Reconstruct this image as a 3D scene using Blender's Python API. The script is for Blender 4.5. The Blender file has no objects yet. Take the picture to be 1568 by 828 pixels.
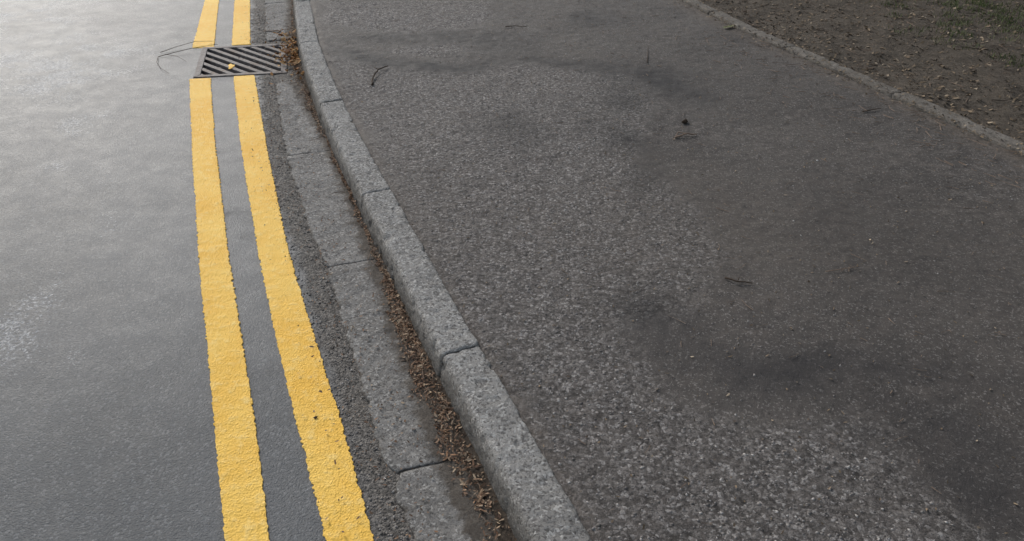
import bpy, bmesh, math, random
import numpy as np
from mathutils import Vector, noise as mnoise
random.seed(7); rng=np.random.default_rng(7)
scene=bpy.context.scene
col=scene.collection

# ------------------------------------------------------------------ helpers
def hsh(ix,iy,s):
    h=np.sin(ix*127.1+iy*311.7+s*74.7)*43758.5453
    return h-np.floor(h)
def vn(x,y,s=0):
    x=np.asarray(x,float); y=np.asarray(y,float)
    ix=np.floor(x); iy=np.floor(y); fx=x-ix; fy=y-iy
    fx=fx*fx*(3-2*fx); fy=fy*fy*(3-2*fy)
    a=hsh(ix,iy,s); b=hsh(ix+1,iy,s); c=hsh(ix,iy+1,s); d=hsh(ix+1,iy+1,s)
    return (a*(1-fx)+b*fx)*(1-fy)+(c*(1-fx)+d*fx)*fy
def fbm(x,y,s=0,o=4):
    r=0; a=.5; t=0
    for i in range(o):
        r=r+a*vn(x*2**i,y*2**i,s+i*13); t+=a; a*=.5
    return r/t*2-1
def sstep(a,b,x):
    t=np.clip((x-a)/(b-a),0,1); return t*t*(3-2*t)
def fx(pts):
    pts=sorted(pts,key=lambda p:p[1])
    ys=np.array([p[1] for p in pts]); xs=np.array([p[0] for p in pts])
    yy=np.linspace(ys[0],ys[-1],1200); xx=np.interp(yy,ys,xs)
    step=yy[1]-yy[0]
    n=max(3,int(0.35/step)|1); k=np.ones(n)/n
    pad=n//2
    l=xx[0]-(xx[1]-xx[0])*np.arange(pad,0,-1); r=xx[-1]+(xx[-1]-xx[-2])*np.arange(1,pad+1)
    xx=np.convolve(np.concatenate([l,xx,r]),k,'valid')
    return lambda y: np.interp(y,yy,xx)
def newobj(name,verts,faces,mat=None,smooth=False,attrs=None,parent=None):
    me=bpy.data.meshes.new(name)
    verts=np.asarray(verts,float)
    if isinstance(faces,np.ndarray):
        n,k=faces.shape
        me.vertices.add(len(verts)); me.vertices.foreach_set('co',verts.ravel())
        me.loops.add(n*k); me.loops.foreach_set('vertex_index',faces.ravel().astype(np.int32))
        me.polygons.add(n); me.polygons.foreach_set('loop_start',np.arange(0,n*k,k,dtype=np.int32))
        me.update(calc_edges=True)
    else:
        me.from_pydata([tuple(v) for v in verts],[],faces)
    if attrs:
        for k,v in attrs.items():
            a=me.attributes.new(k,'FLOAT','POINT'); a.data.foreach_set('value',np.asarray(v,np.float32))
    if smooth: me.polygons.foreach_set('use_smooth',np.ones(len(me.polygons),bool))
    me.validate(); me.update()
    o=bpy.data.objects.new(name,me); col.objects.link(o)
    if mat: me.materials.append(mat)
    if parent: o.parent=parent
    return o
def gridfaces(nu,nv):
    i=np.arange(nu-1)[:,None]*nv+np.arange(nv-1)[None,:]
    i=i.ravel()
    return np.stack([i,i+nv,i+nv+1,i+1],1)
def heightgrid(name,ys,fl,fr,nx,zf,mat,attrf=None,smooth=True,warp=None):
    ys=np.asarray(ys); t=np.linspace(0,1,nx) if not isinstance(nx,np.ndarray) else nx
    n=len(t)
    Y=np.repeat(ys[:,None],n,1); L=fl(ys)[:,None]; R=fr(ys)[:,None]
    X=L+(R-L)*t[None,:]
    X=X.ravel(); Y=Y.ravel()
    T=np.tile(t,len(ys))
    Z=zf(X,Y,T)
    f=gridfaces(len(ys),n)[:,::-1]
    attrs=attrf(X,Y) if attrf else None
    return newobj(name,np.stack([X,Y,Z],1),f,mat,smooth,attrs)

# ------------------------------------------------------------------ node helpers
class NT:
    def __init__(s,name):
        s.m=bpy.data.materials.new(name); s.m.use_nodes=True
        s.t=s.m.node_tree; s.t.nodes.clear()
        s.out=s.n('ShaderNodeOutputMaterial'); s.b=s.n('ShaderNodeBsdfPrincipled')
        s.l(s.b.outputs[0],s.out.inputs[0])
        s.tc=s.n('ShaderNodeTexCoord').outputs['Object']
    def n(s,t): return s.t.nodes.new(t)
    def l(s,a,b): s.t.links.new(a,b)
    def _set(s,inp,v):
        if isinstance(v,bpy.types.NodeSocket): s.l(v,inp)
        else:
            if inp.type=='RGBA' and not hasattr(v,'__len__'): v=(v,v,v,1)
            if inp.type=='RGBA' and len(v)==3: v=(*v,1)
            inp.default_value=v
    def noise(s,sc,det=4,rough=.55,dist=0,vec=None,out='Fac'):
        n=s.n('ShaderNodeTexNoise'); s.l(vec or s.tc,n.inputs['Vector'])
        n.inputs['Scale'].default_value=sc; n.inputs['Detail'].default_value=det
        n.inputs['Roughness'].default_value=rough; n.inputs['Distortion'].default_value=dist
        return n.outputs[out]
    def warp(s,sc,amt):
        c=s.noise(sc,2,.5,out='Color')
        a=s.n('ShaderNodeVectorMath'); a.operation='SUBTRACT'; s.l(c,a.inputs[0]); a.inputs[1].default_value=(.5,.5,.5)
        b=s.n('ShaderNodeVectorMath'); b.operation='SCALE'; s.l(a.outputs[0],b.inputs[0]); b.inputs['Scale'].default_value=amt
        d=s.n('ShaderNodeVectorMath'); d.operation='ADD'; s.l(b.outputs[0],d.inputs[0]); s.l(s.tc,d.inputs[1])
        return d.outputs[0]
    def vor(s,sc,feat='F1',rand=1,vec=None):
        n=s.n('ShaderNodeTexVoronoi'); s.l(vec or s.tc,n.inputs['Vector']); n.feature=feat
        n.inputs['Scale'].default_value=sc; n.inputs['Randomness'].default_value=rand
        return n
    def ramp(s,v,a,b,lo=0.,hi=1.,smooth=True):
        n=s.n('ShaderNodeMapRange'); n.interpolation_type='SMOOTHSTEP' if smooth else 'LINEAR'
        if a>b: a,b,lo,hi=b,a,hi,lo
        s._set(n.inputs['Value'],v); n.inputs['From Min'].default_value=a; n.inputs['From Max'].default_value=b
        n.inputs['To Min'].default_value=lo; n.inputs['To Max'].default_value=hi
        return n.outputs[0]
    def math(s,op,a,b=0.,clamp=False):
        n=s.n('ShaderNodeMath'); n.operation=op; n.use_clamp=clamp
        s._set(n.inputs[0],a); s._set(n.inputs[1],b); return n.outputs[0]
    def mix(s,f,a,b,mode='MIX'):
        n=s.n('ShaderNodeMix'); n.data_type='RGBA'; n.blend_type=mode; n.clamp_factor=True
        s._set(n.inputs[0],f); s._set(n.inputs[6],a); s._set(n.inputs[7],b); return n.outputs[2]
    def attr(s,name):
        n=s.n('ShaderNodeAttribute'); n.attribute_name=name; return n.outputs['Fac']
    def bw(s,c):
        n=s.n('ShaderNodeSeparateColor'); s._set(n.inputs[0],c); return n.outputs[0]
    def bump(s,h,dist,strength=1.,prev=None):
        n=s.n('ShaderNodeBump'); s._set(n.inputs['Height'],h); n.inputs['Distance'].default_value=dist
        s._set(n.inputs['Strength'],strength)
        if prev: s.l(prev,n.inputs['Normal'])
        return n.outputs[0]
    def fin(s,c,r,nrm=None,spec=.5):
        s._set(s.b.inputs['Base Color'],c); s._set(s.b.inputs['Roughness'],r)
        s._set(s.b.inputs['Specular IOR Level'],spec)
        if nrm: s.l(nrm,s.b.inputs['Normal'])
        return s.m

# ------------------------------------------------------------------ materials
def mat_pavement():
    N=NT('tarmac_footpath')
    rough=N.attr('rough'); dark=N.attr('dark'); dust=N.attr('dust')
    wv=N.warp(110,.014)
    v=N.vor(120,vec=wv); cell=N.bw(v.outputs['Color']); d=v.outputs['Distance']
    v2=N.vor(240,vec=wv); cell2=N.bw(v2.outputs['Color'])
    n1=N.noise(2.6,5,.6); n2=N.noise(13,6,.7); n3=N.noise(300,3,.7); n4=N.noise(60,6,.78)
    n6=N.noise(32,5,.7)
    edge=N.ramp(N.math('ADD',rough,N.math('MULTIPLY',N.math('SUBTRACT',n2,.5),1.5)),.2,.85)
    sm=N.mix(N.ramp(n1,.3,.7),(.060,.052,.047),(.088,.077,.069))
    sm=N.mix(N.ramp(n2,.45,.72,0,.65),sm,(.120,.103,.091))
    sm=N.mix(N.ramp(n4,.46,.32,0,.8),sm,(.028,.024,.023))
    sm=N.mix(N.ramp(n4,.54,.68,0,.6),sm,(.150,.133,.120))
    sm=N.mix(N.ramp(cell2,.86,.94,0,.65),sm,(.26,.24,.225))
    sm=N.mix(N.ramp(n3,.5,.34,0,.65),sm,(.020,.018,.017))
    ro=N.mix(N.ramp(cell,.15,.85),(.125,.110,.101),(.270,.246,.230))
    ro=N.mix(N.ramp(cell,.82,.90,0,.85),ro,(.46,.43,.41))
    ro=N.mix(N.ramp(d,.45,.75,0,.6),ro,(.055,.048,.044))
    ro=N.mix(N.ramp(n4,.48,.36,0,.92),ro,(.036,.031,.028))  # pits coloured near black to draw the small shadows between chips
    ro=N.mix(N.ramp(n6,.47,.36,0,.6),ro,(.055,.047,.042))
    ro=N.mix(N.ramp(n4,.53,.66,0,.65),ro,(.34,.315,.295))
    ro=N.mix(N.ramp(n3,.47,.34,0,.65),ro,(.036,.032,.030))
    ro=N.mix(N.ramp(n2,.5,.75,0,.4),ro,(.22,.193,.172))
    c=N.mix(edge,sm,ro)
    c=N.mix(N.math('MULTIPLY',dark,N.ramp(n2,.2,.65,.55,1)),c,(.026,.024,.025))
    c=N.mix(N.math('MULTIPLY',dust,N.ramp(n4,.3,.7,.15,.8)),c,(.155,.128,.103))
    h=N.math('MULTIPLY',N.ramp(d,.0,.75,1,0),N.ramp(cell,0,1,.25,1))
    b=N.bump(n4,.014,N.ramp(edge,0,1,.30,1.))
    b=N.bump(h,.005,N.ramp(edge,0,1,.10,.6),b)
    b=N.bump(n3,.0022,.9,b)
    return N.fin(c,N.ramp(n2,.3,.7,.66,.82),b,.33)
def mat_road():
    N=NT('asphalt_road')
    worn=N.attr('worn'); dirt=N.attr('dirt')
    wv=N.warp(120,.006)
    v=N.vor(170,vec=wv); cell=N.bw(v.outputs['Color']); d=v.outputs['Distance']
    n1=N.noise(1.1,6,.6); n2=N.noise(9,6,.7); n3=N.noise(260,4,.7); n4=N.noise(70,5,.7)
    c=N.mix(N.ramp(n1,.3,.7),(.036,.042,.050),(.062,.070,.080))  # base tinted blue to carry the cool sky reflection on the road
    c=N.mix(N.ramp(n2,.45,.75,0,.5),c,(.085,.091,.099))
    c=N.mix(N.ramp(cell,.80,.93,0,.5),c,(.16,.168,.178))
    c=N.mix(N.ramp(n4,.45,.30,0,.65),c,(.022,.025,.028))
    c=N.mix(N.ramp(n3,.5,.34,0,.75),c,(.014,.015,.017))
    wm=N.ramp(N.math('ADD',worn,N.math('MULTIPLY',N.math('SUBTRACT',n4,.5),3.0)),.45,.85)
    wc=N.mix(N.ramp(cell,.3,.8),(.18,.185,.195),(.46,.47,.49))  # patch colour lightened further for the blue-white sheen at upper left
    c=N.mix(N.math('MULTIPLY',wm,.8),c,wc)
    dm=N.ramp(N.math('ADD',dirt,N.math('MULTIPLY',N.math('SUBTRACT',n2,.5),1.0)),.3,.85)
    dc=N.mix(N.ramp(cell,.3,.85),(.075,.068,.060),(.22,.20,.178))
    dc=N.mix(N.ramp(n4,.48,.34,0,.85),dc,(.038,.034,.030))
    dc=N.mix(N.ramp(n2,.5,.7,0,.5),dc,(.14,.122,.102))
    c=N.mix(dm,c,dc)
    h=N.ramp(d,.0,.7,1,0)
    b=N.bump(n4,.008,N.ramp(dm,0,1,.0,.8))
    b=N.bump(h,.0035,N.ramp(N.math('MAXIMUM',N.math('MULTIPLY',dm,.8),N.math('MULTIPLY',wm,.7)),0,1,.3,1),b)
    b=N.bump(n3,.0018,1.,b)
    r=N.ramp(n2,.3,.7,.48,.57); r=N.math('ADD',r,N.math('MULTIPLY',dm,.3),True)
    return N.fin(c,r,b,N.ramp(n1,.3,.7,.46,.58))
def mat_kerb():
    N=NT('kerb_concrete')
    wv=N.warp(120,.010)
    v=N.vor(165,vec=wv); cell=N.bw(v.outputs['Color']); d=v.outputs['Distance']
    n1=N.noise(4,5,.6); n2=N.noise(24,6,.74); n3=N.noise(220,4,.75); n4=N.noise(75,6,.75)
    c=N.mix(N.ramp(n1,.3,.7),(.270,.259,.243),(.360,.348,.330))
    c=N.mix(N.ramp(n2,.50,.66,0,.7),c,(.45,.437,.415))
    c=N.mix(N.ramp(cell,.80,.92,0,.75),c,(.60,.585,.56))
    c=N.mix(N.ramp(cell,.20,.08,0,.7),c,(.11,.103,.097))
    c=N.mix(N.ramp(n4,.45,.34,0,.85),c,(.12,.112,.104))
    c=N.mix(N.ramp(n2,.42,.32,0,.6),c,(.15,.139,.126))
    c=N.mix(N.ramp(n3,.46,.34,0,.85),c,(.07,.065,.06))
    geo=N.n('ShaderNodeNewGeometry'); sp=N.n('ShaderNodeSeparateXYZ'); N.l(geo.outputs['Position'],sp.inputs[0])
    low=N.ramp(sp.outputs['Z'],.099,.03,0,.9,False)  # darkens the colour below the top edge: shade painted on the kerb face
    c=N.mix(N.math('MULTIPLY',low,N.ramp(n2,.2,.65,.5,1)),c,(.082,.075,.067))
    b=N.bump(n2,.014,.8); b=N.bump(N.ramp(d,.0,.7,1,0),.003,.4,b); b=N.bump(n4,.008,.9,b); b=N.bump(n3,.003,.9,b)
    return N.fin(c,.88,b,.22)
def mat_slab():
    N=NT('channel_block_concrete')
    wv=N.warp(120,.010)
    v=N.vor(165,vec=wv); cell=N.bw(v.outputs['Color']); d=v.outputs['Distance']
    n1=N.noise(4,5,.6); n2=N.noise(20,6,.74); n3=N.noise(220,4,.75); n4=N.noise(75,6,.75)
    c=N.mix(N.ramp(n1,.3,.7),(.205,.195,.182),(.285,.273,.256))
    c=N.mix(N.ramp(cell,.80,.93,0,.7),c,(.46,.445,.42))
    c=N.mix(N.ramp(cell,.20,.08,0,.65),c,(.09,.084,.078))
    c=N.mix(N.ramp(n4,.45,.34,0,.85),c,(.092,.086,.078))
    c=N.mix(N.ramp(n3,.46,.34,0,.8),c,(.055,.051,.047))
    c=N.mix(N.ramp(n2,.54,.70,0,.55),c,(.155,.140,.122))
    dk=N.attr('dirt')
    c=N.mix(N.ramp(N.math('ADD',dk,N.math('MULTIPLY',N.math('SUBTRACT',n2,.5),1.4)),.35,.8,0,.85),c,(.085,.069,.054))
    b=N.bump(n2,.009,.6); b=N.bump(N.ramp(d,.0,.7,1,0),.002,.4,b); b=N.bump(n4,.007,.9,b); b=N.bump(n3,.0025,.9,b)
    return N.fin(c,.85,b,.25)
def mat_yellow():
    N=NT('yellow_road_paint')
    n1=N.noise(3,5,.6); n2=N.noise(30,6,.75); n3=N.noise(230,4,.75); v=N.vor(150); d=v.outputs['Distance']
    n5=N.noise(9,6,.75)
    c=N.mix(N.ramp(n1,.3,.7),(.90,.50,.055),(.97,.62,.125))
    c=N.mix(N.ramp(n2,.48,.70,0,.65),c,(.97,.72,.27))
    c=N.mix(N.ramp(n3,.44,.32,0,.40),c,(.55,.31,.06))
    c=N.mix(N.ramp(n5,.60,.74,0,.30),c,(.72,.48,.19))
    c=N.mix(N.ramp(n2,.35,.29,0,.6),c,(.42,.27,.10))
    b=N.bump(N.ramp(d,.0,.7,1,0),.003,.5); b=N.bump(n2,.010,.7,b); b=N.bump(n3,.002,.8,b)
    return N.fin(c,.65,b,.3)
def mat_dirt(name,ca,cb,cc,sc=1):
    N=NT(name)
    n1=N.noise(7*sc,6,.65); n2=N.noise(40*sc,6,.75); n3=N.noise(220*sc,4,.75)
    c=N.mix(N.ramp(n1,.3,.7),ca,cb); c=N.mix(N.ramp(n2,.48,.7,0,.8),c,cc)
    c=N.mix(N.ramp(n2,.45,.32,0,.7),c,tuple(x*.4 for x in ca))
    c=N.mix(N.ramp(n3,.48,.34,0,.7),c,tuple(x*.35 for x in ca))
    b=N.bump(n2,.016,.9); b=N.bump(n3,.003,.9,b)
    return N.fin(c,.95,b,.2)
def mat_rand(name,cols,rough=.85):
    N=NT(name); g=N.n('ShaderNodeNewGeometry'); r=N.n('ShaderNodeValToRGB')
    N.l(g.outputs['Random Per Island'],r.inputs[0]); cr=r.color_ramp
    cr.interpolation='LINEAR'
    cr.elements[0].position=0; cr.elements[0].color=(*cols[0],1)
    cr.elements[1].position=1; cr.elements[1].color=(*cols[-1],1)
    for i,c in enumerate(cols[1:-1]):
        e=cr.elements.new((i+1)/(len(cols)-1)); e.color=(*c,1)
    return N.fin(r.outputs[0],rough,None,.3)
def mat_iron():
    N=NT('cast_iron')
    n2=N.noise(30,5,.65); n3=N.noise(200,4,.7); n1=N.noise(9,4,.6)
    c=N.mix(N.ramp(n2,.3,.7),(.12,.105,.10),(.22,.20,.19)); c=N.mix(N.ramp(n3,.5,.34,0,.7),c,(.05,.04,.034))
    c=N.mix(N.ramp(n1,.5,.7,0,.7),c,(.12,.08,.058))
    N.b.inputs['Metallic'].default_value=.2
    return N.fin(c,.68,N.bump(n3,.0015,.8),.35)
def mat_plain(name,c,r=.9,sc=20):
    N=NT(name); n=N.noise(sc,4,.6)
    cc=N.mix(n,tuple(x*.6 for x in c),tuple(x*1.35 for x in c))
    return N.fin(cc,r,N.bump(N.noise(sc*4,4),.004,.6),.25)

M_pav=mat_pavement(); M_road=mat_road(); M_kerb=mat_kerb(); M_slab=mat_slab(); M_yel=mat_yellow()
M_soil=mat_dirt('verge_soil',(.078,.065,.052),(.12,.10,.08),(.18,.152,.124))
M_silt=mat_dirt('gutter_silt',(.060,.047,.037),(.10,.079,.060),(.15,.12,.092),1.5)
M_iron=mat_iron()
M_black=mat_plain('gully_dark',(.012,.011,.010))
M_flake=mat_rand('leaf_flakes',[(.06,.038,.024),(.18,.10,.06),(.30,.20,.13),(.11,.066,.046),(.24,.135,.075),(.42,.32,.22),(.09,.06,.042)])
M_flake2=mat_rand('dry_leaf_bits',[(.05,.037,.026),(.15,.11,.07),(.24,.18,.12),(.08,.055,.038),(.36,.29,.21)])
M_orange=mat_rand('autumn_leaves',[(.20,.09,.035),(.42,.21,.07),(.32,.16,.055),(.50,.32,.15),(.22,.11,.055)])
M_chip=mat_rand('stone_chips',[(.08,.073,.068),(.15,.138,.13),(.25,.232,.22),(.12,.11,.10),(.40,.38,.36),(.17,.155,.145)],.8)
M_twig=mat_plain('twig_bark',(.060,.042,.030),.85,60)
M_twigl=mat_plain('twig_pale',(.22,.16,.12),.85,60)
M_bark=mat_plain('tree_bark',(.10,.08,.06),.9,8)
M_leaf=mat_rand('tree_leaves',[(.03,.06,.015),(.06,.11,.025),(.04,.08,.02),(.09,.14,.04)],.6)
M_grass=mat_rand('grass_blades',[(.05,.08,.02),(.09,.13,.035),(.12,.13,.05),(.06,.09,.025)],.7)
M_ground=mat_dirt('grass_ground',(.04,.055,.02),(.06,.08,.03),(.08,.09,.04),.3)

# ------------------------------------------------------------------ plan curves (metres)
kerbR=[(1.85,-3.2),(.75,-.5),(.36,.47),(.165,.973),(.03,1.322),(-.091,1.605),(-.26,2.033),(-.458,2.535),(-.634,2.978),(-.819,3.482),(-.972,3.917),(-1.138,4.422),(-1.398,5.373),(-1.66,6.4),(-2.1,9),(-2.4,14),(-2.5,30)]
fK=fx(kerbR)
KW=.122
fKB=lambda y: fK(y)-KW*1.075-.004
slabL=[(1.62,-3.2),(.42,-.5),(-.04,.62),(-.21,1.05),(-.30,1.25),(-.44,1.63),(-.64,2.16),(-.81,2.55),(-1.00,3.06),(-1.31,4.05),(-1.56,4.79),(-1.85,5.79),(-2.05,6.6),(-2.45,9),(-2.75,14),(-2.85,30)]
fSL=fx(slabL)
slabR=[(.66,-.5),(.12,.7),(-.07,1.08),(-.17,1.29),(-.28,1.63),(-.47,2.18),(-.72,2.90),(-.93,3.42),(-1.17,3.95),(-1.40,4.79),(-1.64,5.79),(-2.0,7)]
fSR=fx(slabR)
l1L=[(1.1,-3.2),(-.02,-.5),(-.45,.6),(-.63,1.05),(-.71,1.25),(-.86,1.63),(-1.08,2.18),(-1.43,3.10),(-1.78,4.04),(-1.955,4.57),(-2.29,5.79),(-2.5,6.6),(-2.9,9),(-3.2,14),(-3.3,30)]
l1R=[(1.2,-3.2),(.07,-.5),(-.36,.6),(-.54,1.05),(-.61,1.25),(-.76,1.63),(-.98,2.18),(-1.33,3.10),(-1.67,4.04),(-1.84,4.61),(-2.19,5.79),(-2.4,6.6),(-2.8,9),(-3.1,14),(-3.2,30)]
l2L=[(1.32,-3.2),(.20,-.5),(-.23,.6),(-.41,1.05),(-.48,1.23),(-.62,1.55),(-.87,2.18),(-1.21,3.10),(-1.565,4.13),(-1.735,4.65),(-2.07,5.79),(-2.28,6.6),(-2.68,9),(-2.98,14),(-3.08,30)]
l2R=[(1.42,-3.2),(.30,-.5),(-.13,.6),(-.31,1.05),(-.40,1.29),(-.52,1.58),(-.77,2.18),(-1.10,3.10),(-1.455,4.13),(-1.635,4.68),(-1.96,5.79),(-2.17,6.6),(-2.57,9),(-2.87,14),(-2.97,30)]
edgeL=[(4.5,-3.2),(2.95,.6),(2.45,1.9),(2.09,2.81),(1.82,3.53),(1.53,4.26),(1.38,4.65),(1.13,5.46),(.85,6.4),(.1,9),(-1.0,14),(-1.1,30)]
fE=fx(edgeL); EW=.095
ysn=np.concatenate([np.arange(-3,.6,.06),np.arange(.6,6.2,.011),np.arange(6.2,9,.06),np.linspace(9,29.5,40)])

# ------------------------------------------------------------------ pavement
def sdf_poly(X,Y,poly):
    P=np.array(poly); n=len(P); d=np.full(X.shape,1e9); ins=np.zeros(X.shape,bool)
    for i in range(n):
        a=P[i]; b=P[(i+1)%n]; e=b-a
        wx=X-a[0]; wy=Y-a[1]; t=np.clip((wx*e[0]+wy*e[1])/(e@e),0,1)
        d=np.minimum(d,(wx-e[0]*t)**2+(wy-e[1]*t)**2)
        c=((a[1]>Y)!=(b[1]>Y))
        xc=a[0]+(Y-a[1])*(e[0])/(e[1] if abs(e[1])>1e-9 else 1e-9)
        ins^=(c&(X<xc))
    d=np.sqrt(d); return np.where(ins,d,-d)
roughpoly=[(-1.05,4.15),(-.80,4.02),(-.68,3.9),(-.29,3.86),(.10,3.97),(.35,3.93),(.62,3.80),(.80,3.42),(.55,2.95),(.48,2.70),(.73,2.36),(.68,2.02),(.52,1.75),(.30,1.60),(.42,1.40),(.80,1.33),(.86,1.12),(1.2,.9),(1.5,.3),(1.3,-1),(.6,-1),(-.3,1.9)]
farpoly=[(-1.5,6.6),(-1.22,4.9),(-.95,4.68),(-.55,4.55),(-.30,4.62),(-.08,5.0),(-.2,5.6),(-.6,7)]
def blob(X,Y,cx,cy,rx,ry,a=0):
    c,s=math.cos(a),math.sin(a); dx=X-cx; dy=Y-cy
    u=(dx*c+dy*s)/rx; v=(-dx*s+dy*c)/ry
    return np.exp(-(u*u+v*v))
def pav_attr(X,Y):
    w=.12*fbm(X*3,Y*3,5); w2=.12*fbm(X*3,Y*3,9)
    Xw=X+w; Yw=Y+w2
    s=sdf_poly(Xw,Yw,roughpoly)
    r=sstep(-.10,.12,s)*(1.+.35*fbm(X*2.2,Y*2.2,12))
    r=np.maximum(r,1.*sstep(-.08,.08,sdf_poly(Xw,Yw,farpoly)))
    r=np.maximum(r,1.1*blob(Xw,Yw,-.44,4.25,.20,.13))
    r=np.maximum(r,.08+.36*fbm(X*1.6,Y*1.6,31))
    k=sstep(.20,.05,X-fK(Y)); r=r*(1-.25*k)
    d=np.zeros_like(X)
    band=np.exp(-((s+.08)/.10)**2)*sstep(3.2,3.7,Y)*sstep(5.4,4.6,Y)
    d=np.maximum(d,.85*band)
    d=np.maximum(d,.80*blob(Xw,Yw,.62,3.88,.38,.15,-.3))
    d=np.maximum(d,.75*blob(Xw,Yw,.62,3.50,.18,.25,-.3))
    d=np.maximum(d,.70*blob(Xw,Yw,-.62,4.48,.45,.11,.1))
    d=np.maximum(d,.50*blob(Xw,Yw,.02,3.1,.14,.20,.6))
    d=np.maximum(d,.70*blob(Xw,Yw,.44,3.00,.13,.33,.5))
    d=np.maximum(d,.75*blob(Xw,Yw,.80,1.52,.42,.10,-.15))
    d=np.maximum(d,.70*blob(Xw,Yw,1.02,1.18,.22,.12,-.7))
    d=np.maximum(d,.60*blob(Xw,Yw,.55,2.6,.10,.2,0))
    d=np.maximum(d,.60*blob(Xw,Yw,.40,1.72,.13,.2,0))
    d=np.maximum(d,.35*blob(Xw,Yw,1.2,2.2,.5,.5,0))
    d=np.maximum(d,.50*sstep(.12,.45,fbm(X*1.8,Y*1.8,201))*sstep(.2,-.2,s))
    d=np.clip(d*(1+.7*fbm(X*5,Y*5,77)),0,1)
    du=sstep(.06,.0,X-fK(Y))*.6
    du=np.maximum(du,sstep(.16,.0,fE(Y)-X)*.85)
    du=np.maximum(du,np.clip(.55*fbm(X*.9,Y*.9,50),0,1))
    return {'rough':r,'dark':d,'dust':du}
def pav_z(X,Y,T):
    z=.097+.006*fbm(X*1.3,Y*1.3,3)+.0018*fbm(X*7,Y*7,4)+.0030*fbm(X*34,Y*34,6,3)
    return z-.004*sstep(.03,0,X-fK(Y))
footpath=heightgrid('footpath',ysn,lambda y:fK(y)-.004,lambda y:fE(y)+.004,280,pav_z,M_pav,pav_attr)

# ------------------------------------------------------------------ road
def road_attr(X,Y):
    w=.16*fbm(X*3,Y*3,15); Xw=X+w; Yw=Y+.16*fbm(X*3,Y*3,19)
    a=blob(Xw,Yw,-2.62,4.30,.50,.65,.3)*.95
    for (cx,cy,rx,ry,s) in [(-1.48,1.80,.12,.24,.80),(-1.24,1.70,.06,.12,.6),(-1.52,2.45,.07,.14,.6),(-2.05,3.45,.16,.22,.6),(-3.4,5.2,.6,.8,.7),(-1.7,2.9,.08,.2,.5),(-2.0,2.9,.1,.1,.5)]:
        a=np.maximum(a,s*blob(Xw,Yw,cx,cy,rx,ry,.4))
    a=a*(.80+1.0*fbm(X*8,Y*8,44))
    dx=X-fSL(Y)
    d=sstep(-.17,-.03,dx)*.9
    d=np.maximum(d,.25+.2*fbm(X*4,Y*4,8))*sstep(-.6,-.3,dx)
    return {'worn':a,'dirt':d}
tx=np.concatenate([np.linspace(0,.55,30),np.linspace(.55,1,190)[1:]])
road=heightgrid('road',ysn,lambda y:-8.2+0*y,lambda y:fK(y)-.05,tx,
    lambda X,Y,T:-.003*np.exp(-((X-fSL(Y))/.02)**2),M_road,road_attr)
G=[Vector((-1.765,4.055,0)),Vector((-1.262,4.135,0)),Vector((-1.402,4.690,0)),Vector((-1.905,4.610,0))]
bm=bmesh.new(); bm.from_mesh(road.data)
cen=sum(G,Vector())/4
for i in range(4):
    a,b=G[i],G[(i+1)%4]; d=(b-a).normalized(); n=Vector((d.y,-d.x,0))
    near=[f for f in bm.faces if (f.calc_center_median()-cen).length<.8]
    geom=set(near)
    for f in near: geom.update(f.edges); geom.update(f.verts)
    bmesh.ops.bisect_plane(bm,geom=list(geom),plane_co=a,plane_no=n,dist=1e-5)
def inG(p,m=0):
    for i in range(4):
        a,b=G[i],G[(i+1)%4]; d=(b-a).normalized()
        if d.x*(p.y-a.y)-d.y*(p.x-a.x)<m: return False
    return True
bmesh.ops.delete(bm,geom=[f for f in bm.faces if inG(f.calc_center_median())],context='FACES')
bm.to_mesh(road.data); bm.free()

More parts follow.
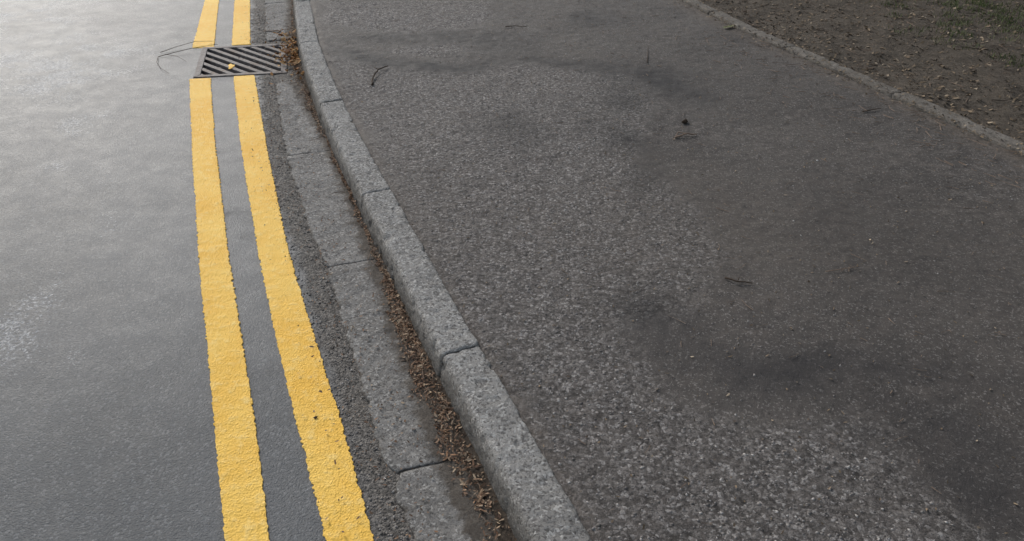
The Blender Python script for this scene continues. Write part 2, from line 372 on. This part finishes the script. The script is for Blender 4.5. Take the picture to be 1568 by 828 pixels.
# ------------------------------------------------------------------ kerb stones
def seglist(ystart,length,ymin,ymax,f):
    ys=np.arange(ymin,ymax,.002); xs=f(ys); s=np.concatenate([[0],np.cumsum(np.hypot(np.diff(xs),np.diff(ys)))])
    s0=np.interp(ystart,ys,s); k=math.ceil(-s0/length); res=[]
    while s0+k*length<s[-1]: res.append(float(np.interp(s0+k*length,s,ys))); k+=1
    return res
def sweep_block(name,f,y0,y1,prof,mat,seed,amp,gap=.003,step=.011,parent=None,round_=.008,res=.009):
    L=math.hypot(float(f(y1)-f(y0)),y1-y0); n=max(6,int(L/step))
    g=gap/2/L
    t=np.linspace(g,1-g,n)
    t=np.unique(np.concatenate([t,[g+.001/L,g+.003/L,1-g-.001/L,1-g-.003/L]])); n=len(t)
    P=[]
    for (a,b) in zip(prof[:-1],prof[1:]):
        d=math.hypot(b[0]-a[0],b[1]-a[1]); k=max(1,int(d/res))
        for i in range(k): P.append((a[0]+(b[0]-a[0])*i/k,a[1]+(b[1]-a[1])*i/k))
    P.append(prof[-1]); m=len(P)
    pc=(sum(p[0] for p in P)/m, sum(p[1] for p in P)/m)
    V=[]
    tilt=random.uniform(-.002,.002); lift=random.uniform(-.0025,.0025)
    for i,tt in enumerate(t):
        y=y0+(y1-y0)*tt; x=float(f(y)); dx=float(f(y+.05)-f(y-.05)); tl=math.hypot(dx,.1); tx_,ty_=dx/tl,.1/tl
        nx_,ny_=-ty_,tx_
        e=min(tt-g,1-g-tt)*L
        sh=max(0,1-e/round_)**2*.004
        for (o,z) in P:
            oo=o+(pc[0]-o)*sh/.06; zz=z-(sh if z>pc[1]-.02 else 0)
            q=Vector((x+nx_*oo,y+ny_*oo,zz))
            s=mnoise.noise(q*9+Vector((seed,0,0)))*amp*1.0+mnoise.noise(q*45+Vector((seed,3,0)))*amp*.8+mnoise.noise(q*100+Vector((seed,3,0)))*amp*.6
            ch=max(0,mnoise.noise(q*30+Vector((0,seed,9)))-.22)*amp*6
            dz=s-ch*.7
            dn=(s-ch)*(1 if o>pc[0] else -1)
            V.append((q.x+nx_*dn*.9+tx_*s*(.5 if e<.02 else 0),q.y+ny_*dn*.9,zz+dz+lift+tilt*(tt-.5)*2))
    F=[]
    for i in range(n-1):
        for j in range(m-1):
            a=i*m+j; F.append((a,a+m,a+m+1,a+1))
    F.append(tuple(range(m-1,-1,-1))); F.append(tuple((n-1)*m+j for j in range(m)))
    o=newobj(name,V,F,mat,True,None,parent)
    for p in o.data.polygons:
        if len(p.vertices)>4: p.use_smooth=False
    return o
kerb=bpy.data.objects.new('kerb',None); col.objects.link(kerb)
kp=[(0,-.08),(0,.095),(.004,.1005),(.094,.100),(.104,.096),(.110,.086),(.114,.06),(.124,-.0),(.126,-.08)]
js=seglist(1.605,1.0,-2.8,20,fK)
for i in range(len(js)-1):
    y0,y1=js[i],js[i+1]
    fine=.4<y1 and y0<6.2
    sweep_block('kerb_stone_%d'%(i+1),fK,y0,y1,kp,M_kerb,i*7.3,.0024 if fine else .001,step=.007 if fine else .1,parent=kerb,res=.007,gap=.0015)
yy=np.arange(-2.8,19.5,.05)
V=[];F=[]
for y in yy:
    x=float(fK(y)); V+= [(x-.006,y,.093),(x-.095,y,.092),(x-.106,y,-.02)]
for i in range(len(yy)-1):
    a=i*3; F+=[(a,a+1,a+4,a+3),(a+1,a+2,a+5,a+4)]
newobj('mortar',V,F,M_silt,True,None,kerb)

# ------------------------------------------------------------------ channel blocks beside kerb
chan=bpy.data.objects.new('gutter_channel',None); col.objects.link(chan)
def chan_block(i,y0,y1):
    n=int((y1-y0)/.009) if y0<6.5 else 12
    t=np.linspace(0,1,n)
    U=np.concatenate([[0,.003,.015],np.linspace(.04,1,28)]); nx=len(U)
    ys=y0+.0012+(y1-y0-.0024)*t
    ys=np.unique(np.concatenate([ys,[ys[0]+.0008,ys[0]+.003,ys[-1]-.0008,ys[-1]-.003]])); n=len(ys)
    yc=np.repeat(ys[:,None],nx,1); u=np.repeat(U[None,:],n,0)
    l=fSL(yc)+.012*fbm(yc*14,yc*0+i*3.1,40)+.012*fbm(yc*50,yc*0+i,41); r=fKB(yc)-.002
    x=l+(r-l)*u; y=yc+(x-l)*.30
    e=np.minimum(np.minimum(yc-y0,y1-yc),(x-l))
    er=np.clip(1-e/.007,0,1)
    ec=np.minimum(yc-y0,y1-yc)
    x=x+np.where(u<.15,np.clip(1-ec/.03,0,1)**2*.018*(1-u/.15),0)
    y=y+.0015*fbm(x*40,x*0+i,65)*np.clip(1-ec/.02,0,1)
    z=.0072+.0025*fbm(x*8,y*8,60)+.003*fbm(x*40,y*40,61,3)-.004*er**2-.008*np.clip(fbm(x*22,y*22,63,2)-.3,0,1)
    z[:,0]=-.02; z[0,:]=-.02; z[-1,:]=-.02
    A=np.where(y>.2,np.clip(1-(fSR(y)-x)/.09,0,1),0)
    A=np.maximum(A,np.clip(1-(x-l)/.02,0,1)*.6)
    A=np.maximum(A,np.clip(1-ec/.008,0,1)*.7)
    newobj('channel_block_%d'%i,np.stack([x.ravel(),y.ravel(),z.ravel()],1),gridfaces(n,nx)[:,::-1],M_slab,True,{'dirt':A.ravel()},chan)
cj=[-1.62,-.66,.30,1.235,2.135,3.03,3.96]
for i in range(len(cj)-1): chan_block(i+1,cj[i],cj[i+1])
cj2=[4.735,5.66,6.6,7.6,8.6]
for i in range(len(cj2)-1): chan_block(i+7,cj2[i],cj2[i+1])

# ------------------------------------------------------------------ yellow lines
def ribbon(name,fl,fr,segs,mat,parent,seed):
    for k,(y0,y1) in enumerate(segs):
        dense=np.arange(max(y0,.5),min(y1,6.3),.003)
        ys=np.unique(np.concatenate([np.arange(y0,min(y1,.5),.05),dense,np.arange(6.3,y1,.1) if y1>6.3 else [y1]]))
        U=np.array([0,.005,.012,.06,.25,.5,.75,.94,.988,.995,1]); nx=len(U)
        Y=np.repeat(ys[:,None],nx,1); u=np.repeat(U[None],len(ys),0)
        amp=.003+.0035*vn(Y*2.3,Y*0,seed+40)
        l=fl(Y)+.0015*fbm(Y*5,Y*0+seed,seed)+amp*fbm(Y*130,Y*0+seed+4,seed+1,3)
        r=fr(Y)+.0015*fbm(Y*5,Y*0+seed+9,seed+2)+amp*fbm(Y*130,Y*0+seed+14,seed+3,3)
        x=l+(r-l)*u; y=Y+(x-l)*.16
        y=y+.006*fbm(x*60,x*0+k,seed+8)*((Y==ys[0])|(Y==ys[-1]))
        z=.0036+.0012*fbm(x*16,y*16,seed)+.0008*fbm(x*60,y*60,seed+5,2)
        z[:,0]=-.001; z[:,-1]=-.001; z[0,:]=-.001; z[-1,:]=-.001
        newobj('%s_section_%d'%(name,k+1),np.stack([x.ravel(),y.ravel(),z.ravel()],1),gridfaces(len(ys),nx)[:,::-1],mat,True,None,parent)
y1o=bpy.data.objects.new('yellow_line',None); col.objects.link(y1o)
ribbon('paint',fx(l1L),fx(l1R),[(-3,4.035),(4.60,20)],M_yel,y1o,3)
y2o=bpy.data.objects.new('yellow_line.001',None); col.objects.link(y2o)
ribbon('paint',fx(l2L),fx(l2R),[(-3,4.085),(4.655,20)],M_yel,y2o,33)

# ------------------------------------------------------------------ drain grate
grate=bpy.data.objects.new('drain_grate',None); col.objects.link(grate)
gx=(G[1]-G[0]); gy=(G[3]-G[0]); W=gx.length; Hh=gy.length; ex=gx.normalized(); ey=gy.normalized()
def GP(a,b,z):
    p=G[0]+ex*a+ey*b; return (p.x,p.y,z)
def clip(poly,a0,a1,b0,b1):
    def cl(poly,f):
        out=[]
        for i in range(len(poly)):
            p,q=poly[i],poly[(i+1)%len(poly)]; fp,fq=f(p),f(q)
            if fp>=0: out.append(p)
            if (fp>=0)!=(fq>=0):
                t=fp/(fp-fq); out.append((p[0]+(q[0]-p[0])*t,p[1]+(q[1]-p[1])*t))
        return out
    for f in (lambda p:p[0]-a0,lambda p:a1-p[0],lambda p:p[1]-b0,lambda p:b1-p[1]):
        poly=cl(poly,f)
        if len(poly)<3: return []
    return poly
def prism(name,poly,zt,zb,mat,bev=.003):
    n=len(poly)
    V=[GP(a,b,zb) for a,b in poly]+[GP(a,b,zt) for a,b in poly]
    F=[tuple(range(n-1,-1,-1)),tuple(range(n,2*n))]+[(i,(i+1)%n,n+(i+1)%n,n+i) for i in range(n)]
    o=newobj(name,V,F,mat,False,None,grate)
    m=o.modifiers.new('b','BEVEL'); m.width=bev; m.segments=2
    return o
R=.036
prism('frame_near',[(0.002,.002),(W-.002,.002),(W-R,R),(R,R)],.006,-.05,M_iron)
prism('frame_far',[(R,Hh-R),(W-R,Hh-R),(W-.002,Hh-.002),(.002,Hh-.002)],.006,-.05,M_iron)
prism('frame_left',[(.002,.002),(R,R),(R,Hh-R),(.002,Hh-.002)],.006,-.05,M_iron)
prism('frame_right',[(W-.002,.002),(W-.002,Hh-.002),(W-R,Hh-R),(W-R,R)],.006,-.05,M_iron)
ang=math.radians(-52); ca,sa=math.cos(ang),math.sin(ang)
pitch=.064; bw=.029; k=0
cx,cy=W/2,Hh/2
for i in range(-8,9):
    o_=i*pitch; nx_,ny_=-sa,ca
    c0=(cx+nx_*o_,cy+ny_*o_)
    pl=[(c0[0]+ca*s*.6+nx_*w*bw/2,c0[1]+sa*s*.6+ny_*w*bw/2) for s,w in ((-1,-1),(1,-1),(1,1),(-1,1))]
    pl=clip(pl,R+.0005,W-R-.0005,R+.0005,Hh-R-.0005)
    if len(pl)>=3:
        k+=1; prism('bar_%d'%k,pl,.0035,-.045,M_iron,.002)
for q,b in enumerate((Hh*.36,Hh*.66)):
    prism('rib_%d'%(q+1),[(R,b-.006),(W-R,b-.006),(W-R,b+.006),(R,b+.006)],-.012,-.05,M_iron,.001)
V=[GP(0,0,.0),GP(W,0,.0),GP(W,Hh,.0),GP(0,Hh,.0),GP(0,0,-.4),GP(W,0,-.4),GP(W,Hh,-.4),GP(0,Hh,-.4)]
newobj('gully_pot',V,[(0,1,5,4),(1,2,6,5),(2,3,7,6),(3,0,4,7),(4,5,6,7)],M_black,False,None,grate)
pp=[]
for i in range(14):
    a=i/14*2*math.pi; r=1+.25*math.sin(3*a+1)+.15*math.sin(5*a)
    pp.append((.195+.016*r*math.cos(a),.165+.045*r*math.sin(a)))
prism('paint_overspill',pp,.0065,.0037,M_yel,.0005)

# ------------------------------------------------------------------ silt + litter in gutter
def silt_z(X,Y,T):
    return -.003+.014*sstep(0,.5,T)+.008*T+.005*fbm(X*25,Y*25,88)
ysl=np.arange(.2,6.2,.010)
def fSRn(y): return fSR(y)+.022*fbm(y*7,y*0,91)+.022*fbm(y*24,y*0,92)+.012
silt=heightgrid('gutter_silt',ysl,lambda y:np.maximum(fSRn(y),fKB(y)-.13),lambda y:fKB(y)+.012,16,silt_z,M_silt)

def flakes(name,P,size,mat,lift=.004,elong=(1.0,2.6),tilt=.5):
    n=len(P); s=rng.uniform(size[0],size[1],n); e=rng.uniform(elong[0],elong[1],n); a=rng.uniform(0,2*np.pi,n)
    tx_=rng.normal(0,tilt,n); ty_=rng.normal(0,tilt,n)
    base=np.array([(-1,0,0),(-.3,-.42,.12),(.5,-.34,.1),(1,0,.0),(.4,.40,.14),(-.4,.34,.1)])
    F=np.array([(0,1,2,3),(0,3,4,5)])
    V=np.zeros((n,6,3))
    for j in range(6):
        bx,by,bz=base[j]; bx=bx*s*e*.5*rng.uniform(.8,1.2,n); by=by*s*rng.uniform(.7,1.2,n); bz=bz*s*rng.uniform(.2,1.6,n)
        x=bx*np.cos(a)-by*np.sin(a); y=bx*np.sin(a)+by*np.cos(a)
        V[:,j,0]=P[:,0]+x; V[:,j,1]=P[:,1]+y; V[:,j,2]=P[:,2]+lift*rng.uniform(.4,1.3,n)+bz+np.clip(x*tx_+y*ty_,-.4*lift,.008)
    FF=(F[None]+np.arange(n)[:,None,None]*6).reshape(-1,4)
    return newobj(name,V.reshape(-1,3),FF,mat)
N=34000
y=rng.uniform(.5,5.8,N); u=rng.beta(1.4,1.3,N)
dens=.06+.70*np.exp(-((y-1.75)/.38)**2)+.16*np.exp(-((y-1.1)/.3)**2)+.40*np.exp(-((y-2.75)/.25)**2)+.5*np.exp(-((y-4.55)/.30)**2)+.18*np.exp(-((y-3.6)/.3)**2)
dens*=.3+1.5*vn(y*14,u*3,5)**1.5
keep=rng.uniform(0,1.3,N)<dens; y=y[keep]; u=u[keep]
L_=np.maximum(fSRn(y),fKB(y)-.13)-.026; x=L_+(fKB(y)-L_)*u
z=.007+.013*u*.8
flakes('leaf_litter',np.stack([x,y,z],1),(.002,.0068),M_flake,.003,(1,3.4))
N=1800
y=rng.uniform(.6,5.6,N); x=fSL(y)+rng.uniform(-.2,.22,N)*rng.uniform(.2,1,N)
flakes('litter_scatter',np.stack([x,y,np.full(N,.010)],1),(.002,.006),M_flake,.002)
N=190
y=4.45+rng.normal(0,.20,N); x=fKB(y)-np.abs(rng.normal(0,.065,N))
flakes('dry_leaves',np.stack([x,y,np.full(N,.02)],1),(.010,.024),M_orange,.010,(1,2.4),.6)
N=3400
y=rng.uniform(.6,6,N); t=rng.uniform(0,1,N); x=fK(y)+(fE(y)-fK(y))*t
def pz(x,y): return pav_z(x,y,None)
flakes('leaf_fragments',np.stack([x,y,pz(x,y)+.001],1),(.002,.006),M_flake2,.002)

def chips(name,P,size,mat):
    n=len(P); base=np.array([(1,0,0),(0,1,0),(-1,0,0),(0,-1,0),(0,0,1),(0,0,-1)],float)
    F=np.array([(0,1,4),(1,2,4),(2,3,4),(3,0,4),(1,0,5),(2,1,5),(3,2,5),(0,3,5)])
    s=rng.uniform(size[0],size[1],n)*.5
    V=base[None]*rng.uniform(.6,1.3,(n,6,1)); V=V+rng.normal(0,.18,(n,6,3)); V[:,:,2]*=.55
    a=rng.uniform(0,6.28,n); c,s_=np.cos(a),np.sin(a)
    x=V[:,:,0]*c[:,None]-V[:,:,1]*s_[:,None]; yv=V[:,:,0]*s_[:,None]+V[:,:,1]*c[:,None]
    V=np.stack([x,yv,V[:,:,2]],2)*s[:,None,None]+P[:,None,:]
    FF=(F[None]+np.arange(n)[:,None,None]*6).reshape(-1,3)
    return newobj(name,V.reshape(-1,3),FF,mat)
N=70000
y=rng.uniform(.7,5.8,N); x=fK(y)+.01+rng.uniform(0,1,N)*(fE(y)-fK(y)-.02)
A=pav_attr(x,y); keep=rng.uniform(0,1,N)<np.clip(A['rough']*1.1-.25,0.03,1)*(1-.7*A['dark'])*(.1+1.1*vn(x*18,y*18,3)); x=x[keep]; y=y[keep]
chips('gravel_chips',np.stack([x,y,pz(x,y)-.0003],1),(.003,.011),M_chip)
N=2500
y=rng.uniform(.7,5.5,N); x=fSL(y)-rng.uniform(0,.16,N)
chips('gutter_grit',np.stack([x,y,np.full(N,.001)],1),(.004,.009),M_chip)

# ------------------------------------------------------------------ edging kerb + verge
edg=bpy.data.objects.new('concrete_edging',None); col.objects.link(edg)
M_edg=mat_dirt('edging_concrete',(.15,.134,.116),(.215,.195,.172),(.28,.258,.23),.8)
fE2=lambda y: fE(y)+EW
ep=[(0,.02),(.0,.110),(.006,.117),(.072,.117),(.080,.110),(.084,.02)]
je=seglist(3.53,.80,-2.5,14,fE2)
for i in range(len(je)-1):
    sweep_block('edging_stone_%d'%(i+1),fE2,je[i],je[i+1],ep,M_edg,50+i*3.1,.0028,step=.02,parent=edg,gap=.006)
def verge_z(X,Y,T):
    return .092+.012*fbm(X*2,Y*2,70)+.012*fbm(X*11,Y*11,71)+.006*fbm(X*40,Y*40,72,2)+.02*sstep(0.0,1.2,X-fE(Y))+.010*sstep(.05,.0,np.abs(X-fE2(Y)))
tv=np.concatenate([np.linspace(0,.35,170),np.linspace(.35,1,40)[1:]])
verge=heightgrid('verge_soil',np.concatenate([np.arange(-3,1,.2),np.arange(1,6.8,.022),np.linspace(6.8,29.5,60)]),lambda y:fE2(y)-.012,lambda y:11+0*y,tv,verge_z,M_soil)
def vz(x,y): return verge_z(x,y,None)
N=9000
y=rng.uniform(1.8,6.5,N); x=fE2(y)+rng.uniform(0,1,N)**1.2*2.6
flakes('verge_leaf_litter',np.stack([x,y,vz(x,y)],1),(.004,.016),M_flake2,.003)
N=900
y=rng.uniform(1.8,6,N); x=fE(y)+rng.normal(.0,.05,N)
flakes('edging_litter',np.stack([x,y,np.full(N,.114)],1),(.004,.011),M_flake2,.003)

def blades(name,C,per,spread,h,mat,zf):
    V=[];F=[]
    for (cx_,cy_) in C:
        for _ in range(per):
            x=cx_+random.gauss(0,spread); y_=cy_+random.gauss(0,spread); z=float(zf(np.array([x]),np.array([y_]))[0])
            hh=h*random.uniform(.4,1.2); a=random.uniform(0,6.28); w=.0018; lx,ly=random.gauss(0,.5)*hh,random.gauss(0,.5)*hh
            b=len(V); wx,wy=w*math.cos(a),w*math.sin(a)
            V+=[(x-wx,y_-wy,z-.003),(x+wx,y_+wy,z-.003),(x+wx*.7+lx*.4,y_+wy*.7+ly*.4,z+hh*.6),(x-wx*.7+lx*.4,y_-wy*.7+ly*.4,z+hh*.6),(x+lx,y_+ly,z+hh*.9)]
            F+=[(b,b+1,b+2,b+3),(b+3,b+2,b+4)]
    return newobj(name,V,F,mat)
C=[(3.15+random.gauss(0,.30),4.75+random.gauss(0,.45)) for _ in range(110)]+[(2.9+random.gauss(0,.3),5.6+random.gauss(0,.3)) for _ in range(25)]+[(random.uniform(2.6,3.8),random.uniform(3.6,6)) for _ in range(25)]
C=[c for c in C if c[0]>float(fE2(c[1]))+.1]
blades('grass_tufts',C,28,.04,.028,M_grass,vz)

# ------------------------------------------------------------------ twigs
def tube(pts,r0,r1,sides=6):
    V=[];F=[]; n=len(pts)
    for i,p in enumerate(pts):
        p=Vector(p); t=(Vector(pts[min(i+1,n-1)])-Vector(pts[max(i-1,0)])).normalized()
        up=Vector((0,0,1)) if abs(t.z)<.9 else Vector((1,0,0)); a=t.cross(up).normalized(); b=t.cross(a)
        r=r0+(r1-r0)*i/(n-1)
        for k in range(sides):
            an=2*math.pi*k/sides; V.append(tuple(p+a*math.cos(an)*r+b*math.sin(an)*r))
    for i in range(n-1):
        for k in range(sides):
            k2=(k+1)%sides; F.append((i*sides+k,i*sides+k2,(i+1)*sides+k2,(i+1)*sides+k))
    F.append(tuple(range(sides-1,-1,-1))); F.append(tuple((n-1)*sides+k for k in range(sides)))
    return V,F
def twig(pts,r,mat,name='twig',side=None):
    P=[]
    for i in range(len(pts)-1):
        for s in range(4):
            t=s/4; P.append(tuple(pts[i][k]+(pts[i+1][k]-pts[i][k])*t+(random.gauss(0,r*.35) if k<2 else 0) for k in range(3)))
    P.append(pts[-1]); V,F=tube(P,r,r*.5)
    for sd in (side or []):
        v,f=tube(sd,r*.6,r*.3); b=len(V); V+=v; F+=[tuple(q+b for q in ff) for ff in f]
    return newobj(name,V,F,mat,True)
zt=.104
twig([(-.70,3.66,zt),(-.715,3.75,zt+.004),(-.70,3.86,zt+.012),(-.66,3.94,zt+.004)],.0055,M_twig,side=[[(-.70,3.86,zt+.01),(-.73,3.90,zt+.012)]])
twig([(.70,3.005,zt),(.75,3.02,zt+.01),(.80,3.035,zt)],.004,M_twigl)
twig([(.70,3.005,zt),(.72,3.04,zt+.008),(.78,3.03,zt)],.003,M_twigl)
twig([(.66,1.925,zt),(.69,1.90,zt+.004),(.735,1.895,zt)],.003,M_twig,side=[[(.69,1.90,zt+.003),(.70,1.92,zt+.006)]])
twig([(-.04,4.70,zt),(.02,4.72,zt),(.09,4.70,zt)],.003,M_twig)
twig([(1.62,3.30,zt),(1.72,3.34,zt)],.003,M_twig)
twig([(.98,1.96,zt),(1.10,1.99,zt)],.0015,M_twigl)
twig([(.73,4.0,zt),(.78,4.3,zt)],.002,M_twig)
zr=.006
twig([(-2.10,4.42,zr),(-2.02,4.47,zr+.01),(-1.93,4.52,zr+.02),(-1.80,4.60,zr+.02)],.0022,M_twig)
twig([(-2.12,4.50,zr),(-2.05,4.58,zr+.01),(-1.96,4.66,zr+.02),(-1.86,4.70,zr+.01)],.0018,M_twig)
twig([(-2.10,4.42,zr),(-2.06,4.30,zr+.006),(-2.00,4.20,zr+.004),(-1.92,4.12,zr)],.0018,M_twig)
twig([(-2.06,4.43,zr+.01),(-1.98,4.40,zr+.01),(-1.90,4.33,zr)],.0015,M_twig)
twig([(-1.52,4.90,zr),(-1.50,4.93,zr+.01),(-1.62,4.94,zr+.004)],.005,M_twigl)
def twigmass(name,n,gen,mat,lr=(.012,.06),rr=(.0006,.0016)):
    V=[];F=[]
    for _ in range(n):
        x,y_,z=gen(); a=random.uniform(0,6.28); L=random.uniform(*lr)*random.uniform(.4,1); c=random.gauss(0,.25)
        P=[(x+math.cos(a+c*s)*L*s,y_+math.sin(a+c*s)*L*s,z+.001+.003*random.random()) for s in (0,.5,1)]
        v,f=tube(P,random.uniform(*rr),.0006,4); b=len(V); V+=v; F+=[tuple(q+b for q in ff) for ff in f]
    return newobj(name,V,F,mat)
def gpath():
    y_=random.uniform(.7,5.6); x=float(fK(y_))+.03+random.random()**.6*(float(fE(y_)-fK(y_))-.05)
    return x,y_,float(pav_z(np.array([x]),np.array([y_]),None)[0])+.002
def gver():
    y_=random.uniform(2,6.4); x=float(fE2(y_))+random.random()*2.2
    return x,y_,float(vz(np.array([x]),np.array([y_]))[0])+.002
def gedge():
    y_=random.uniform(2.4,4.6); x=float(fE(y_))-abs(random.gauss(0,.25))
    return x,y_,.103
def ggut():
    y_=random.uniform(.8,5); x=float(fKB(y_))-abs(random.gauss(0,.05))
    return x,y_,.018
twigmass('twig_fragments',480,gpath,M_twigl)
twigmass('twig_fragments.001',160,gedge,M_twigl,(.03,.11),(.001,.002))
twigmass('gutter_twigs',160,ggut,M_twigl,(.015,.06),(.0006,.0012))
twigmass('verge_twigs',260,gver,M_twigl,(.03,.16),(.001,.0028))
twigmass('verge_twigs.001',160,gver,M_twig,(.03,.18),(.0015,.003))
flakes('green_leaf',np.array([[1.33,4.68,.106]]),(.05,.05),M_grass,.004,(2.2,2.3),.1)
chips('small_stone',np.array([[.775,3.17,.106]]),(.04,.04),M_twig)
chips('bright_pebbles',np.array([[1.235,2.78,.1],[.28,2.9,.1],[.06,2.2,.1]]),(.009,.013),mat_plain('white_pebble',(.5,.5,.5)))
chips('pebble',np.array([[-.51,1.42,.006]]),(.010,.010),M_twig)

# ------------------------------------------------------------------ wider setting
newobj('ground',[(-400,-400,-.06),(400,-400,-.06),(400,400,-.06),(-400,400,-.06)],[(0,1,2,3)],M_ground)
opp=bpy.data.objects.new('far_footway',None); col.objects.link(opp)
newobj('surface',[(-10.2,-3,.09),(-8.32,-3,.09),(-8.32,29.5,.09),(-10.2,29.5,.09)],[(0,1,2,3)],mat_plain('far_tarmac',(.07,.066,.062),.9,60),False,None,opp)
newobj('kerb_run',[(-8.32,-3,.1),(-8.2,-3,.1),(-8.2,29.5,.1),(-8.32,29.5,.1),(-8.19,-3,-.02),(-8.19,29.5,-.02)],[(0,1,2,3),(1,4,5,2)],M_kerb,False,None,opp)

def tree(name,x,y,h,rad,trunk,seed,nl=9000):
    random.seed(seed); r_=np.random.default_rng(seed)
    root=bpy.data.objects.new(name,None); col.objects.link(root)
    V,F=tube([(x+.06*math.sin(i*1.3+seed),y+.06*math.cos(i*1.7),h*.8*i/8) for i in range(9)],trunk,trunk*.3,10)
    cl=[]
    for i in range(16):
        z0=h*random.uniform(.3,.78); a=i*2.4+random.uniform(-.3,.3); L=rad*random.uniform(.5,1)
        p=[(x+math.cos(a)*L*s,y+math.sin(a)*L*s,z0+L*.35*s+.25*math.sin(s*3)) for s in (0,.35,.7,1)]
        v,f=tube(p,trunk*.35,.015,6); b=len(V); V+=v; F+=[tuple(q+b for q in ff) for ff in f]
        for s in (.45,.7,.9,1.05): cl.append((x+math.cos(a)*L*s+random.gauss(0,.2),y+math.sin(a)*L*s+random.gauss(0,.2),z0+L*.35*s+random.uniform(-.2,.5)))
    for i in range(8): cl.append((x+random.gauss(0,rad*.3),y+random.gauss(0,rad*.3),h*random.uniform(.75,1)))
    newobj('trunk',V,F,M_bark,True,None,root)
    cl=np.array(cl); idx=r_.integers(0,len(cl),nl); P=cl[idx]+r_.normal(0,.32,(nl,3))*np.array([1,1,.7])
    s=r_.uniform(.06,.12,nl); A=r_.normal(0,1,(nl,3)); A/=np.linalg.norm(A,axis=1)[:,None]; B=np.cross(A,r_.normal(0,1,(nl,3))); B/=np.linalg.norm(B,axis=1)[:,None]
    A*=s[:,None]; B*=s[:,None]*.6
    VV=np.stack([P-A,P+B,P+A,P-B],1).reshape(-1,3); FF=np.arange(nl*4).reshape(-1,4)
    newobj('foliage',VV,FF,M_leaf,False,None,root)
tree('tree',4.6,3.0,6.0,2.7,.16,1,8000)
tree('tree.001',4.9,6.8,6.5,2.8,.18,2,8000)
tree('tree.002',4.7,-1.2,6.0,2.8,.18,3,7000)
tree('tree.003',4.2,11.5,7.0,3.0,.2,4,7000)

# ------------------------------------------------------------------ light
w=bpy.data.worlds.new('World'); scene.world=w; w.use_nodes=True
nt=w.node_tree; nt.nodes.clear()
sk=nt.nodes.new('ShaderNodeTexSky'); sk.sky_type='NISHITA'; sk.sun_disc=False
az=math.radians(-36); el=math.radians(34)
sk.sun_elevation=el; sk.sun_rotation=az; sk.air_density=1.3; sk.dust_density=2.0; sk.ozone_density=1.5
hs=nt.nodes.new('ShaderNodeHueSaturation'); hs.inputs['Saturation'].default_value=.62
bg=nt.nodes.new('ShaderNodeBackground'); bg.inputs['Strength'].default_value=.15
wo=nt.nodes.new('ShaderNodeOutputWorld')
nt.links.new(sk.outputs[0],hs.inputs['Color']); nt.links.new(hs.outputs[0],bg.inputs[0]); nt.links.new(bg.outputs[0],wo.inputs[0])
sl=bpy.data.lights.new('sun','SUN'); sl.energy=2.0; sl.angle=math.radians(12); sl.color=(1,.975,.94)
so=bpy.data.objects.new('sun',sl); col.objects.link(so)
dirv=Vector((math.sin(az)*math.cos(el),math.cos(az)*math.cos(el),math.sin(el)))
so.rotation_euler=(-dirv).to_track_quat('-Z','Y').to_euler(); so.location=dirv*20

cam=bpy.data.cameras.new('camera'); cam.sensor_width=36; cam.lens=1150/1568*36; cam.clip_end=1500; cam.clip_start=.05
co=bpy.data.objects.new('camera',cam); col.objects.link(co); co.location=(0,0,1.4); co.rotation_euler=(math.radians(90-33.4),0,0)
scene.camera=co
scene.view_settings.view_transform='Standard'; scene.view_settings.look='None'; scene.view_settings.exposure=0
